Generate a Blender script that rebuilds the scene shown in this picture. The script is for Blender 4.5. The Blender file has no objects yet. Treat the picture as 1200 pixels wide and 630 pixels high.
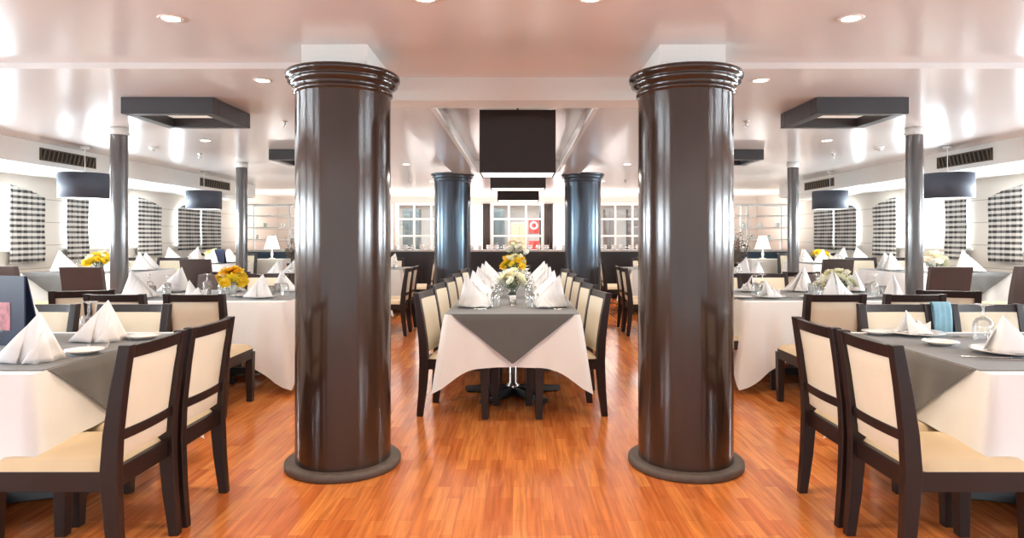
import bpy, math, random
from mathutils import Vector, Matrix
random.seed(7)
scene = bpy.context.scene
COL = scene.collection
PI = math.pi
R = math.radians

# ------------------------------------------------------------------ materials
def nodes_of(m):
    m.use_nodes = True
    nt = m.node_tree
    return nt, nt.nodes, nt.links

def setin(b, **kw):
    for k, v in kw.items():
        k = k.replace('_', ' ')
        if k in b.inputs: b.inputs[k].default_value = v

def mat(name, col, rough=.5, metal=0, coat=0, noise=0.0, nscale=20, bump=0.0, spec=.5, sheen=0, bscale=None, trans=0):
    m = bpy.data.materials.new(name)
    nt, N, L = nodes_of(m)
    b = N['Principled BSDF']
    setin(b, Base_Color=(*col, 1), Roughness=rough, Metallic=metal)
    b.inputs['Coat Weight'].default_value = coat
    b.inputs['Coat Roughness'].default_value = .08
    b.inputs['Specular IOR Level'].default_value = spec
    b.inputs['Sheen Weight'].default_value = sheen
    g = N.new('ShaderNodeNewGeometry')
    if noise:
        n = N.new('ShaderNodeTexNoise'); n.inputs['Scale'].default_value = nscale; n.inputs['Detail'].default_value = 4
        L.new(g.outputs['Position'], n.inputs['Vector'])
        mx = N.new('ShaderNodeMixRGB'); mx.blend_type = 'MIX'
        mx.inputs[1].default_value = (*[c * (1 - noise) for c in col], 1)
        mx.inputs[2].default_value = (*[min(1, c * (1 + noise)) for c in col], 1)
        L.new(n.outputs['Fac'], mx.inputs[0]); L.new(mx.outputs[0], b.inputs['Base Color'])
    if bump:
        n2 = N.new('ShaderNodeTexNoise'); n2.inputs['Scale'].default_value = bscale or nscale * 3
        L.new(g.outputs['Position'], n2.inputs['Vector'])
        bp = N.new('ShaderNodeBump'); bp.inputs['Strength'].default_value = bump; bp.inputs['Distance'].default_value = .01
        L.new(n2.outputs['Fac'], bp.inputs['Height']); L.new(bp.outputs[0], b.inputs['Normal'])
    return m

def emit(name, col, s):
    m = bpy.data.materials.new(name)
    nt, N, L = nodes_of(m)
    b = N['Principled BSDF']
    setin(b, Base_Color=(*col, 1))
    b.inputs['Emission Color'].default_value = (*col, 1)
    b.inputs['Emission Strength'].default_value = s
    return m

def glass(name, tint=(1, 1, 1), base=.04, rough=.02, gcol=(1, 1, 1), k=.75):
    m = bpy.data.materials.new(name)
    nt, N, L = nodes_of(m)
    N.remove(N['Principled BSDF'])
    out = N['Material Output']
    t = N.new('ShaderNodeBsdfTransparent'); t.inputs[0].default_value = (*tint, 1)
    gl = N.new('ShaderNodeBsdfGlossy'); gl.inputs['Roughness'].default_value = rough; gl.inputs[0].default_value = (*gcol, 1)
    lw = N.new('ShaderNodeLayerWeight'); lw.inputs[0].default_value = .35
    mm = N.new('ShaderNodeMath'); mm.operation = 'MULTIPLY_ADD'; mm.inputs[1].default_value = k; mm.inputs[2].default_value = base
    mm.use_clamp = True
    L.new(lw.outputs['Fresnel'], mm.inputs[0])
    mx = N.new('ShaderNodeMixShader')
    L.new(mm.outputs[0], mx.inputs[0]); L.new(t.outputs[0], mx.inputs[1]); L.new(gl.outputs[0], mx.inputs[2])
    L.new(mx.outputs[0], out.inputs[0])
    return m

def floor_mat():
    m = bpy.data.materials.new('laminate planks')
    nt, N, L = nodes_of(m); b = N['Principled BSDF']
    g = N.new('ShaderNodeNewGeometry')
    mp = N.new('ShaderNodeMapping'); mp.inputs['Rotation'].default_value = (0, 0, PI / 2)
    L.new(g.outputs['Position'], mp.inputs[0])
    br = N.new('ShaderNodeTexBrick')
    br.offset = .37; br.offset_frequency = 2
    br.inputs['Color1'].default_value = (.82, .29, .075, 1)
    br.inputs['Color2'].default_value = (.60, .16, .038, 1)
    br.inputs['Mortar'].default_value = (.40, .095, .03, 1)
    br.inputs['Scale'].default_value = 1
    br.inputs['Mortar Size'].default_value = .0008
    br.inputs['Mortar Smooth'].default_value = .3
    br.inputs['Bias'].default_value = 0
    br.inputs['Brick Width'].default_value = .42
    br.inputs['Row Height'].default_value = .068
    L.new(mp.outputs[0], br.inputs['Vector'])
    mp2 = N.new('ShaderNodeMapping'); mp2.inputs['Scale'].default_value = (26, 1.6, 1)
    L.new(g.outputs['Position'], mp2.inputs[0])
    n = N.new('ShaderNodeTexNoise'); n.inputs['Scale'].default_value = 1.5; n.inputs['Detail'].default_value = 6; n.inputs['Distortion'].default_value = .6
    L.new(mp2.outputs[0], n.inputs['Vector'])
    cr = N.new('ShaderNodeValToRGB'); cr.color_ramp.elements[0].position = .3; cr.color_ramp.elements[0].color = (.66, .60, .55, 1)
    cr.color_ramp.elements[1].position = .7; cr.color_ramp.elements[1].color = (1.12, 1.12, 1.12, 1)
    L.new(n.outputs['Fac'], cr.inputs[0])
    mx = N.new('ShaderNodeMixRGB'); mx.blend_type = 'MULTIPLY'; mx.inputs[0].default_value = 1
    L.new(br.outputs['Color'], mx.inputs[1]); L.new(cr.outputs[0], mx.inputs[2]); L.new(mx.outputs[0], b.inputs['Base Color'])
    b.inputs['Roughness'].default_value = .2
    b.inputs['Specular IOR Level'].default_value = .55
    return m

def plaid_mat():
    m = bpy.data.materials.new('black and white checked curtain')
    nt, N, L = nodes_of(m); b = N['Principled BSDF']
    g = N.new('ShaderNodeNewGeometry'); sp = N.new('ShaderNodeSeparateXYZ')
    L.new(g.outputs['Position'], sp.inputs[0])
    def band(out, period, duty):
        a = N.new('ShaderNodeMath'); a.operation = 'DIVIDE'; a.inputs[1].default_value = period; L.new(out, a.inputs[0])
        f = N.new('ShaderNodeMath'); f.operation = 'FRACT'; L.new(a.outputs[0], f.inputs[0])
        l = N.new('ShaderNodeMath'); l.operation = 'LESS_THAN'; l.inputs[1].default_value = duty; L.new(f.outputs[0], l.inputs[0])
        return l.outputs[0]
    z = band(sp.outputs['Z'], .074, .48); y = band(sp.outputs['Y'], .11, .45)
    a = N.new('ShaderNodeMath'); a.operation = 'MULTIPLY'; a.inputs[1].default_value = .74; L.new(z, a.inputs[0])
    c = N.new('ShaderNodeMath'); c.operation = 'MULTIPLY_ADD'; c.inputs[1].default_value = .20; L.new(y, c.inputs[0]); L.new(a.outputs[0], c.inputs[2])
    mx = N.new('ShaderNodeMixRGB'); mx.inputs[1].default_value = (.70, .66, .62, 1); mx.inputs[2].default_value = (.015, .012, .013, 1)
    L.new(c.outputs[0], mx.inputs[0]); L.new(mx.outputs[0], b.inputs['Base Color'])
    b.inputs['Roughness'].default_value = .9
    return m

def wall_mat():
    m = bpy.data.materials.new('cream wall panels')
    nt, N, L = nodes_of(m); b = N['Principled BSDF']
    g = N.new('ShaderNodeNewGeometry'); sp = N.new('ShaderNodeSeparateXYZ')
    L.new(g.outputs['Position'], sp.inputs[0])
    d = N.new('ShaderNodeMath'); d.operation = 'DIVIDE'; d.inputs[1].default_value = .31; L.new(sp.outputs['Z'], d.inputs[0])
    f = N.new('ShaderNodeMath'); f.operation = 'FRACT'; L.new(d.outputs[0], f.inputs[0])
    l = N.new('ShaderNodeMath'); l.operation = 'LESS_THAN'; l.inputs[1].default_value = .035; L.new(f.outputs[0], l.inputs[0])
    mx = N.new('ShaderNodeMixRGB'); mx.inputs[1].default_value = (.68, .62, .555, 1); mx.inputs[2].default_value = (.40, .35, .30, 1)
    L.new(l.outputs[0], mx.inputs[0]); L.new(mx.outputs[0], b.inputs['Base Color'])
    b.inputs['Roughness'].default_value = .35
    return m

M = dict(
    floor=floor_mat(), plaid=plaid_mat(), wall=wall_mat(),
    ceiling=mat('glossy ceiling panel', (.80, .755, .735), .2, noise=.03, nscale=.8, bump=.03, bscale=1.3, spec=.8),
    ceil_white=mat('white ceiling trim', (.84, .82, .78), .4, noise=.02),
    platform=mat('grey platform carpet', (.20, .17, .16), .8, noise=.2, nscale=40),
    column=mat('dark brown lacquered column', (.040, .021, .014), .15, noise=.15, nscale=3, coat=0, spec=.6),
    coolsheen=mat('dark lacquered column with tinted-in cool daylight sheen', (.045, .040, .045), .2, noise=.15, nscale=3, spec=1.0),
    pillar=mat('grey brown lacquered pillar', (.085, .07, .066), .2, coat=.6, noise=.1, nscale=4, spec=.7),
    flange=mat('worn dark base ring', (.10, .075, .062), .5, noise=.35, nscale=30),
    wood=mat('dark wenge chair wood', (.016, .006, .005), .38, noise=.35, nscale=14, spec=.5),
    cream=mat('cream leather', (.70, .54, .34), .42, noise=.06, nscale=9, bump=.08, bscale=60),
    creamback=mat('pale cream leather', (.74, .65, .50), .45, noise=.04, nscale=9, bump=.08, bscale=60),
    brownlea=mat('dark brown leather', (.060, .036, .032), .45, noise=.15, nscale=12),
    cloth=mat('white table linen', (.86, .84, .825), .85, noise=.03, nscale=6, bump=.1, bscale=120, sheen=.2),
    napkin=mat('white napkin linen', (.82, .80, .795), .85, noise=.02, nscale=20, bump=.1, bscale=150),
    grey=mat('grey overlay cloth', (.098, .091, .086), .72, noise=.10, nscale=16, bump=.12, bscale=140, sheen=.3),
    china=mat('white china', (.88, .86, .84), .18, noise=.01, coat=.5),
    steel=mat('polished steel', (.75, .74, .72), .2, metal=1, noise=.05),
    iron=mat('black iron', (.012, .011, .012), .35, noise=.2),
    glass=glass('drinking glass', (.97, .98, .98), .13, k=.55, rough=.06), pane=glass('window pane', (.96, .98, .98), .02, k=.4),
    shelfglass=glass('shelf glass', (.86, .95, .93), .12, k=.6),
    shade=mat('dark grey lamp shade', (.055, .062, .085), .65, noise=.1, nscale=40),
    boxshade=mat('black brown box shade', (.022, .012, .010), .7, noise=.1, nscale=50),
    frameblack=mat('charcoal light frame', (.028, .024, .027), .4, noise=.1),
    diff=emit('warm lit diffuser', (1, .93, .82), 1.7), diffdim=emit('dim lit diffuser', (1, .92, .82), .35),
    lamp=emit('downlight glow', (1, .88, .66), 22), shadelit=emit('lit white lamp shade', (1, .96, .90), 1.3),
    yellow=mat('yellow petals', (.95, .62, .02), .6, noise=.15, nscale=40), orange=mat('golden petals', (.93, .42, .01), .6, noise=.15, nscale=40),
    creamfl=mat('cream petals', (.93, .87, .60), .6, noise=.1, nscale=40), whitefl=mat('ivory petals', (.92, .90, .78), .6, noise=.05, nscale=40),
    blush=mat('blush petals', (.93, .78, .66), .6, noise=.1, nscale=40),
    leaf=mat('dark green leaf', (.06, .12, .03), .5, noise=.3, nscale=30), twig=mat('dry brown foliage', (.17, .12, .08), .8, noise=.4, nscale=30),
    buffet=mat('dark buffet front', (.020, .018, .020), .3, noise=.2, nscale=3), stone=mat('grey counter top', (.50, .48, .46), .25, noise=.2, nscale=30),
    bluefront=mat('dark blue counter front', (.02, .05, .09), .3, noise=.15, nscale=3),
    curtain=mat('dark taupe curtain', (.075, .06, .055), .85, noise=.15, nscale=8), greywall=mat('back room wall', (.42, .43, .42), .6, noise=.2, nscale=2),
    backdark=mat('dark back room panel', (.06, .075, .08), .3, noise=.5, nscale=6), red=mat('red panel', (.65, .04, .03), .4, noise=.1),
    tan=mat('tan wooden cabinet', (.42, .28, .17), .4, noise=.2, nscale=10), whitepaint=mat('white painted frame', (.86, .85, .82), .35, noise=.02),
    vent=mat('bronze vent', (.11, .075, .04), .35, metal=.5, noise=.2), ventdark=mat('vent cavity', (.012, .010, .008), .8, noise=.2),
    menu=mat('navy menu cover', (.014, .022, .06), .4, noise=.15), menupic=mat('menu picture', (.55, .20, .22), .4, noise=.8, nscale=30),
    bluecloth=mat('pale blue cloth', (.24, .46, .58), .7, noise=.2, nscale=15), redwood=mat('reddish wood', (.42, .10, .05), .35, noise=.25, nscale=10),
    sea=mat('pale water outside', (.62, .75, .78), .3, noise=.15, nscale=.4), hill=mat('hazy far bank', (.55, .62, .52), .9, noise=.25, nscale=.5),
    paleblind=mat('pale roller blind', (.86, .86, .84), .8, noise=.02), wallglow=emit('white wall panel, lit look as glow', (.92, .93, .94), .45),
)

M['coolsheen'].node_tree.nodes['Principled BSDF'].inputs['Specular Tint'].default_value = (.55, .78, 1, 1)  # cool daylight reflection on the far columns, put in as a blue tint
# ------------------------------------------------------------------ mesh helper
class MB:
    def __init__(s): s.v = []; s.f = []; s.mi = []; s.m = 0; s.sm = []; s.smooth = False
    def add(s, vs, fs):
        o = len(s.v); s.v += [tuple(v) for v in vs]
        for f in fs: s.f.append(tuple(i + o for i in f)); s.mi.append(s.m); s.sm.append(s.smooth)
    def box(s, x0, x1, y0, y1, z0, z1):
        s.add([(x0, y0, z0), (x1, y0, z0), (x1, y1, z0), (x0, y1, z0), (x0, y0, z1), (x1, y0, z1), (x1, y1, z1), (x0, y1, z1)],
              [(0, 3, 2, 1), (4, 5, 6, 7), (0, 1, 5, 4), (1, 2, 6, 5), (2, 3, 7, 6), (3, 0, 4, 7)])
        return s
    def beam(s, pts, w, d):
        """rectangular section swept along pts (x width w, y depth d); pts list of (x,y,z[,w,d])"""
        n = len(pts); vs = []
        for p in pts:
            ww = p[3] if len(p) > 3 else w; dd = p[4] if len(p) > 4 else d
            x, y, z = p[:3]
            vs += [(x - ww / 2, y - dd / 2, z), (x + ww / 2, y - dd / 2, z), (x + ww / 2, y + dd / 2, z), (x - ww / 2, y + dd / 2, z)]
        fs = [(0, 3, 2, 1), tuple(4 * (n - 1) + i for i in range(4))]
        for k in range(n - 1):
            for i in range(4):
                j = (i + 1) % 4
                fs.append((4 * k + i, 4 * k + j, 4 * k + 4 + j, 4 * k + 4 + i))
        s.add(vs, fs); return s
    def lathe(s, prof, n=24, c=(0, 0, 0), caps=True):
        sm = s.smooth; s.smooth = True
        vs = []; fs = []
        for r, z in prof:
            for i in range(n):
                a = 2 * PI * i / n; vs.append((c[0] + r * math.cos(a), c[1] + r * math.sin(a), c[2] + z))
        m = len(prof)
        for k in range(m - 1):
            for i in range(n):
                j = (i + 1) % n
                fs.append((k * n + i, k * n + j, (k + 1) * n + j, (k + 1) * n + i))
        s.add(vs, fs)
        s.smooth = False
        if caps:
            o = len(s.v) - len(vs)
            if prof[0][0] > 1e-4: s.f.append(tuple(o + i for i in reversed(range(n)))); s.mi.append(s.m); s.sm.append(False)
            if prof[-1][0] > 1e-4: s.f.append(tuple(o + (m - 1) * n + i for i in range(n))); s.mi.append(s.m); s.sm.append(False)
        s.smooth = sm; return s
    def tube(s, p0, p1, r, n=8, r1=None):
        p0 = Vector(p0); p1 = Vector(p1); d = (p1 - p0).normalized()
        a = d.orthogonal().normalized(); b = d.cross(a); r1 = r if r1 is None else r1
        vs = []
        for p, rr in ((p0, r), (p1, r1)):
            for i in range(n):
                t = 2 * PI * i / n; vs.append(p + a * math.cos(t) * rr + b * math.sin(t) * rr)
        fs = [(i, (i + 1) % n, n + (i + 1) % n, n + i) for i in range(n)]
        fs += [tuple(reversed(range(n))), tuple(range(n, 2 * n))]
        s.add(vs, fs); return s
    def grid(s, fn, nu, nv, closed=False):
        vs = [fn(i / nu, j / nv) for j in range(nv + 1) for i in range(nu + 1)]
        fs = [(j * (nu + 1) + i, j * (nu + 1) + i + 1, (j + 1) * (nu + 1) + i + 1, (j + 1) * (nu + 1) + i) for j in range(nv) for i in range(nu)]
        sm = s.smooth; s.smooth = True; s.add(vs, fs); s.smooth = sm; return s
    def build(s, name, m, parent=None, bevel=0, loc=None, solid=0, subsurf=0):
        me = bpy.data.meshes.new(name); me.from_pydata(s.v, [], s.f)
        for mm in (m if isinstance(m, (list, tuple)) else [m]): me.materials.append(mm)
        for p, i, sm in zip(me.polygons, s.mi, s.sm): p.material_index = i; p.use_smooth = sm
        me.validate(); me.update()
        o = bpy.data.objects.new(name, me); COL.objects.link(o)
        if parent: o.parent = parent
        if loc: o.location = loc
        if bevel:
            b = o.modifiers.new('bevel', 'BEVEL'); b.width = bevel; b.segments = 2; b.limit_method = 'ANGLE'
        if solid:
            b = o.modifiers.new('solid', 'SOLIDIFY'); b.thickness = solid; b.offset = 0
        if subsurf:
            b = o.modifiers.new('sub', 'SUBSURF'); b.levels = subsurf; b.render_levels = subsurf
        return o

def tag(o, label=None, cat=None, group=None, kind=None):
    if label: o['label'] = label
    if cat: o['category'] = cat
    if group: o['group'] = group
    if kind: o['kind'] = kind
    return o
def empty(name, loc=(0, 0, 0), rz=0):
    o = bpy.data.objects.new(name, None); COL.objects.link(o); o.location = loc; o.rotation_euler = (0, 0, rz)
    o.empty_display_size = .1
    return o
def copy_tree(o, parent=None):
    c = o.copy(); COL.objects.link(c); c.parent = parent
    for ch in list(o.children): copy_tree(ch, c)
    return c
class Proto:
    """first use takes the built thing itself, the next ones copies of it"""
    def __init__(s, o): s.o = o; s.used = False
    def __call__(s, loc, rz, label, cat, group=None, sc=None):
        if s.used: o = copy_tree(s.o)
        else: o = s.o; s.used = True
        o.location = loc; o.rotation_euler = (0, 0, rz)
        if sc: o.scale = sc
        for k in ('group',):
            if k in o: del o[k]
        return tag(o, label, cat, group)
def struct(name, mb, m, **kw):
    o = mb.build(name, m, **kw); o['kind'] = 'structure'; return o

# ------------------------------------------------------------------ room shell
XW, YB, YF = 6.42, 17.4, -3.2       # side wall x, back wall y, front limit
HF, HB = 2.45, 2.41                 # front / rear ceiling heights
struct('floor', MB().box(-XW - .1, XW + .1, YF, YB + 3, -.1, 0), M['floor'])
struct('trim_1', MB().box(-XW, -4.25, 6.7, 13.9, 0, .12), M['platform'])
struct('trim_2', MB().box(4.25, XW, 6.7, 13.9, 0, .12), M['platform'])
# ceiling
c = MB(); c.box(-XW - .1, XW + .1, YF, 4.45, HF, HF + .1)
c.box(-XW - .1, -1.2, 4.08, YB + 3, HB, HF + .09); c.box(1.2, XW + .1, 4.08, YB + 3, HB, HF + .09)
c.box(-1.2, -.93, 4.45, YB + 3, HB, HF + .1); c.box(.93, 1.2, 4.45, YB + 3, HB, HF + .1)
c.box(-.93, .93, 4.45, 9.6, 2.47, 2.56); c.box(-.93, .93, 9.6, YB + 3, HB, HF + .1)
struct('ceiling', c, M['ceiling'])
# white transverse beam and long beams round the recess
t = MB(); t.box(-1.2, 1.2, 4.45, 4.72, 2.29, HF); struct('trim_3', t, M['ceil_white'])
for k, sx in enumerate((-1, 1)):
    t = MB(); a, b = sorted((sx * .61, sx * .93)); t.box(a, b, 4.72, 9.62, 2.29, 2.47); struct('trim_%d' % (4 + k), t, M['ceiling'])
    t = MB(); a, b = sorted((sx * .575, sx * .612)); t.box(a, b, 4.72, 9.4, 2.285, 2.31); struct('trim_%d' % (6 + k), t, M['whitepaint'])
    t = MB(); a, b = sorted((sx * .835, sx * 1.21)); t.box(a, b, 3.70, 4.3, 2.315, HF); struct('trim_%d' % (8 + k), t, M['ceil_white'])
t = MB(); t.box(-.61, .61, 9.4, 9.62, 2.29, 2.47); struct('trim_10', t, M['ceiling'])
# bulkheads along the side walls
for k, sx in enumerate((-1, 1)):
    t = MB(); a, b = sorted((sx * 5.33, sx * XW)); t.box(a, b, YF, 13.2, 2.16, HF)
    t.add([(sx * 5.33, 13.2, 2.16), (sx * XW, 13.2, 2.16), (sx * XW, 14.4, 2.16), (sx * 5.33, 13.2, HF), (sx * XW, 13.2, HF), (sx * XW, 14.4, HF)],
          [(0, 1, 2), (3, 5, 4), (0, 2, 5, 3)])
    struct('trim_%d' % (11 + k), t, M['ceil_white'])
# side walls with arched window openings
WIN = [(-2.4, -.2), (.4, 2.7), (3.2, 5.6), (6.2, 8.7), (9.17, 11.55), (12.15, 13.85)]
def arch(u, z1=2.03):
    e = max(0, abs(2 * u - 1) - .35) / .65
    return z1 - .13 * e ** 2.2
for sx, side in ((-1, 'left'), (1, 'right')):
    w = MB(); xi, xo = sx * XW, sx * (XW + .14)
    def bx(y0, y1, z0, z1):
        a, b = sorted((xi, xo)); w.box(a, b, y0, y1, z0, z1)
    y = YF
    for (a, b) in WIN:
        bx(y, a, 0, HF); bx(a, b, 0, 1.2)
        for i in range(14):
            u0, u1 = i / 14, (i + 1) / 14
            zl, zr = arch(u0), arch(u1); ya, yb = a + (b - a) * u0, a + (b - a) * u1
            w.add([(xi, ya, zl), (xi, yb, zr), (xi, yb, HF), (xi, ya, HF), (xo, ya, zl), (xo, yb, zr), (xo, yb, HF), (xo, ya, HF)],
                  [(0, 1, 2, 3), (5, 4, 7, 6), (0, 4, 5, 1), (2, 6, 7, 3)])
        y = b
    bx(y, YB, 0, HF)
    struct('wall_' + side, w, M['wall'])
    t = MB(); a, b = sorted((xi, xi - sx * .02)); t.box(a, b, YF, YB, 0, .1); struct('baseboard_' + side, t, M['whitepaint'])
# windows: frame + pane
wi = 1
for sx in (-1, 1):
    for (a, b) in WIN:
        e = empty('window_%d' % wi, (sx * (XW + .08), (a + b) / 2, 1.2)); e['kind'] = 'structure'; wi += 1
        h = (b - a) / 2; f = MB()
        f.box(-.03, .03, -h, h, 0, .05)
        f.box(-.02, .02, -.03, .03, .05, .82)
        for s in (-1, 1):
            y0, y1 = sorted((s * h, s * (h - .05))); f.box(-.03, .03, y0, y1, 0, .71)
        for i in range(14):
            u0, u1 = i / 14, (i + 1) / 14; y0, y1 = -h + 2 * h * u0, -h + 2 * h * u1
            z0, z1 = arch(u0) - 1.2, arch(u1) - 1.2
            f.add([(-.03, y0, z0 - .05), (-.03, y1, z1 - .05), (-.03, y1, z1), (-.03, y0, z0), (.03, y0, z0 - .05), (.03, y1, z1 - .05), (.03, y1, z1), (.03, y0, z0)],
                  [(0, 1, 2, 3), (5, 4, 7, 6), (0, 4, 5, 1), (3, 2, 6, 7)])
        f.build('window_frame', M['whitepaint'], e)
        p = MB(); p.box(-.003, .003, -h + .04, h - .04, .04, .80); p.build('pane', M['pane'], e)
        s = MB(); a2, b2 = sorted((0, -sx * .11)); s.box(a2, b2, -h - .05, h + .05, -.03, .0); s.build('window_sill', M['whitepaint'], e)

# back wall with three interior windows
BW = [(-3.24, -1.86), (-.70, .68), (2.16, 3.54)]
w = MB(); x = -XW
for (a, b) in BW:
    w.box(x, a, YB, YB + .12, 0, HF); w.box(a, b, YB, YB + .12, 0, .92); w.box(a, b, YB, YB + .12, 2.27, HF); x = b
w.box(x, XW, YB, YB + .12, 0, HF); struct('wall_back', w, M['wall'])
for (a, b) in BW:
    e = empty('window_%d' % wi, ((a + b) / 2, YB, .92)); e['kind'] = 'structure'; wi += 1
    h = (b - a) / 2; f = MB()
    f.box(-h - .04, h + .04, -.03, .05, -.03, .04); f.box(-h - .04, h + .04, -.03, .05, 1.29, 1.36)
    f.box(-h - .04, -h + .05, -.03, .05, 0, 1.3); f.box(h - .05, h + .04, -.03, .05, 0, 1.3)
    for k in (1, 2): x = -h + 2 * h * k / 3; f.box(x - .025, x + .025, -.02, .04, 0, 1.3)
    for k in (1, 2): z = 1.35 * k / 3 + .02; f.box(-h, h, -.018, .038, z - .025, z + .025)
    f.build('window_frame', M['whitepaint'], e)
    MB().box(-h + .02, h - .02, .005, .012, .02, 1.3).build('pane', M['pane'], e)
struct('wall_far', MB().box(-XW, XW, YB + 2.9, YB + 3, 0, HF), M['greywall'])
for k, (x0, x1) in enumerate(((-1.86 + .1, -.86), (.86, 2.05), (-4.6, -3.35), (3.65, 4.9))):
    struct('trim_%d' % (13 + k), MB().box(x0, x1, YB - .02, YB, .95, 2.22), M['wallglow'])  # plain wall panels, no lamps; their lit look is put in as emission

# outside: water and far bank
struct('ground', MB().box(-120, -XW - .2, -60, 90, -1.3, -1.2).box(XW + .2, 120, -60, 90, -1.3, -1.2), M['sea'])

# ------------------------------------------------------------------ columns
def column(x, y, r, rb, z_top, label, mt='column'):
    e = empty('round_column', (x, y, 0)); tag(e, label, 'column', 'lacquered columns' if False else None)
    MB().lathe([(rb - .01, 0), (rb, .008), (rb, .034), (rb - .012, .045), (r, .045)], 72).build('base_ring', M['flange'], e)
    MB().lathe([(r, .045), (r, z_top - .12)], 72, caps=False).build('shaft', M[mt], e)
    p = [(r, -.13), (r + .012, -.12), (r + .012, -.105), (r + .004, -.10), (r + .018, -.075), (r + .042, -.058), (r + .034, -.05), (r + .034, -.04), (r + .054, -.03), (r + .056, -.012), (r + .05, 0), (0.0, 0)]
    MB().lathe([(a, b) for a, b in p], 72, caps=False).build('capital', M[mt], e, loc=(0, 0, z_top))
    return e
column(-1.018, 3.88, .277, .337, 2.315, 'thick glossy dark brown column in the left foreground')
column(1.025, 3.88, .277, .337, 2.315, 'thick glossy dark brown column in the right foreground')
column(-.975, 9.85, .275, .33, 2.31, 'distant dark brown column left of the centre table, bluish reflections', 'coolsheen')
column(1.0, 9.85, .275, .33, 2.31, 'distant dark brown column right of the centre table, bluish reflections', 'coolsheen')
def pillar(x, y, label, z0=0):
    e = empty('slim_pillar', (x, y, z0)); tag(e, label, 'pillar')
    MB().lathe([(.078, 0), (.078, 2.34 - z0)], 32, caps=False).build('shaft', M['pillar'], e)
    MB().lathe([(.079, 0), (.092, .008), (.092, .022), (.084, .03), (.084, .07)], 32).build('collar', M['ceil_white'], e, loc=(0, 0, 2.338 - z0))
for x, y, l in ((-3.84, 6.28, 'slim dark round pillar at left beside the first drum lamp'), (3.86, 6.28, 'slim dark round pillar at right beside the first drum lamp'),
                (-3.90, 9.2, 'slim dark round pillar at left, farther back behind the yellow flowers'), (3.92, 9.2, 'slim dark round pillar at right, farther back behind the cream flowers'),
                (3.88, 12.2, 'thin far pillar just visible right of the right foreground column'), (-3.88, 12.2, 'thin far pillar hidden left of the left foreground column')):
    pillar(x, y, l)

# ------------------------------------------------------------------ ceiling fittings
def frame_light(x0, x1, y0, y1, label):
    cx, cy = (x0 + x1) / 2, (y0 + y1) / 2; e = empty('ceiling_light', (cx, cy, HB)); tag(e, label, 'ceiling light')
    w, d = (x1 - x0) / 2, (y1 - y0) / 2; f = MB(); t = .09; z0, z1 = -.125, 0
    f.box(-w, w, -d, -d + t, z0, z1); f.box(-w, w, d - t, d, z0, z1); f.box(-w, -w + t, -d + t, d - t, z0, z1); f.box(w - t, w, -d + t, d - t, z0, z1)
    f.build('frame', M['frameblack'], e, bevel=.004)
    MB().box(-w + t, w - t, -d + t, d - t, -.05, -.04).build('diffuser', M['diffdim'], e)
for sx, s in ((-1, 'left'), (1, 'right')):
    for k, y in enumerate((4.9, 7.8, 10.7)):
        a, b = sorted((sx * 2.28, sx * 2.98))
        frame_light(a, b, y, y + .68, ('square black framed ceiling light at %s, ' % s) + ('nearest and largest', 'second, behind the foreground column', 'farthest')[k])

def box_pendant(x, y, w, d, z0, z1, ztop, label):
    e = empty('box_pendant_light', (x, y, ztop)); tag(e, label, 'pendant light')
    a = z0 - ztop; b = z1 - ztop; t = .012; f = MB()
    f.box(-w, w, -d, -d + t, a, b); f.box(-w, w, d - t, d, a, b); f.box(-w, -w + t, -d + t, d - t, a, b); f.box(w - t, w, -d + t, d - t, a, b)
    f.build('shade', M['boxshade'], e)
    MB().box(-w + t, w - t, -d + t, d - t, a + .005, a + .015).build('diffuser', M['diff'], e)
    MB().tube((0, 0, a + .01), (0, 0, 0), .008).build('rod', M['iron'], e)
box_pendant(.02, 5.6, .315, .24, 1.885, 2.405, 2.47, 'large black box pendant above the centre table, nearest of three')
box_pendant(.02, 7.95, .33, .25, 1.935, 2.22, 2.47, 'middle black box pendant of the three above the aisle')
box_pendant(.02, 10.4, .325, .25, 1.93, 2.17, HB, 'farthest black box pendant, lowest in view above the aisle')

def drum(x, y, r, z0, z1, label):
    e = empty('drum_pendant_light', (x, y, HB)); tag(e, label, 'pendant light')
    MB().lathe([(r - .008, z0 - HB), (r, z0 - HB), (r, z1 - HB), (r - .008, z1 - HB), (r - .008, z0 - HB)], 48, caps=False).build('shade', M['shade'], e)
    MB().lathe([(.0, z0 - HB + .006), (r - .009, z0 - HB + .006)], 48, caps=False).build('diffuser', M['diff'], e)
    MB().lathe([(0, z1 - HB - .01), (r - .009, z1 - HB - .01)], 48, caps=False).build('top_plate', M['shade'], e)
    MB().tube((0, 0, z1 - HB - .01), (0, 0, -.002), .004).build('cord', M['whitepaint'], e)
    MB().lathe([(.045, -.03), (.05, -.002)], 20).build('ceiling_rose', M['whitepaint'], e)
for sx, s in ((-1, 'left'), (1, 'right')):
    drum(sx * 5.02, 7.55, .27, 1.80, 2.09, 'dark grey drum pendant over the %s window table, nearer of two' % s)
    drum(sx * 5.02, 10.4, .265, 1.80, 2.09, 'dark grey drum pendant over the %s window table, farther of two' % s)

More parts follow.
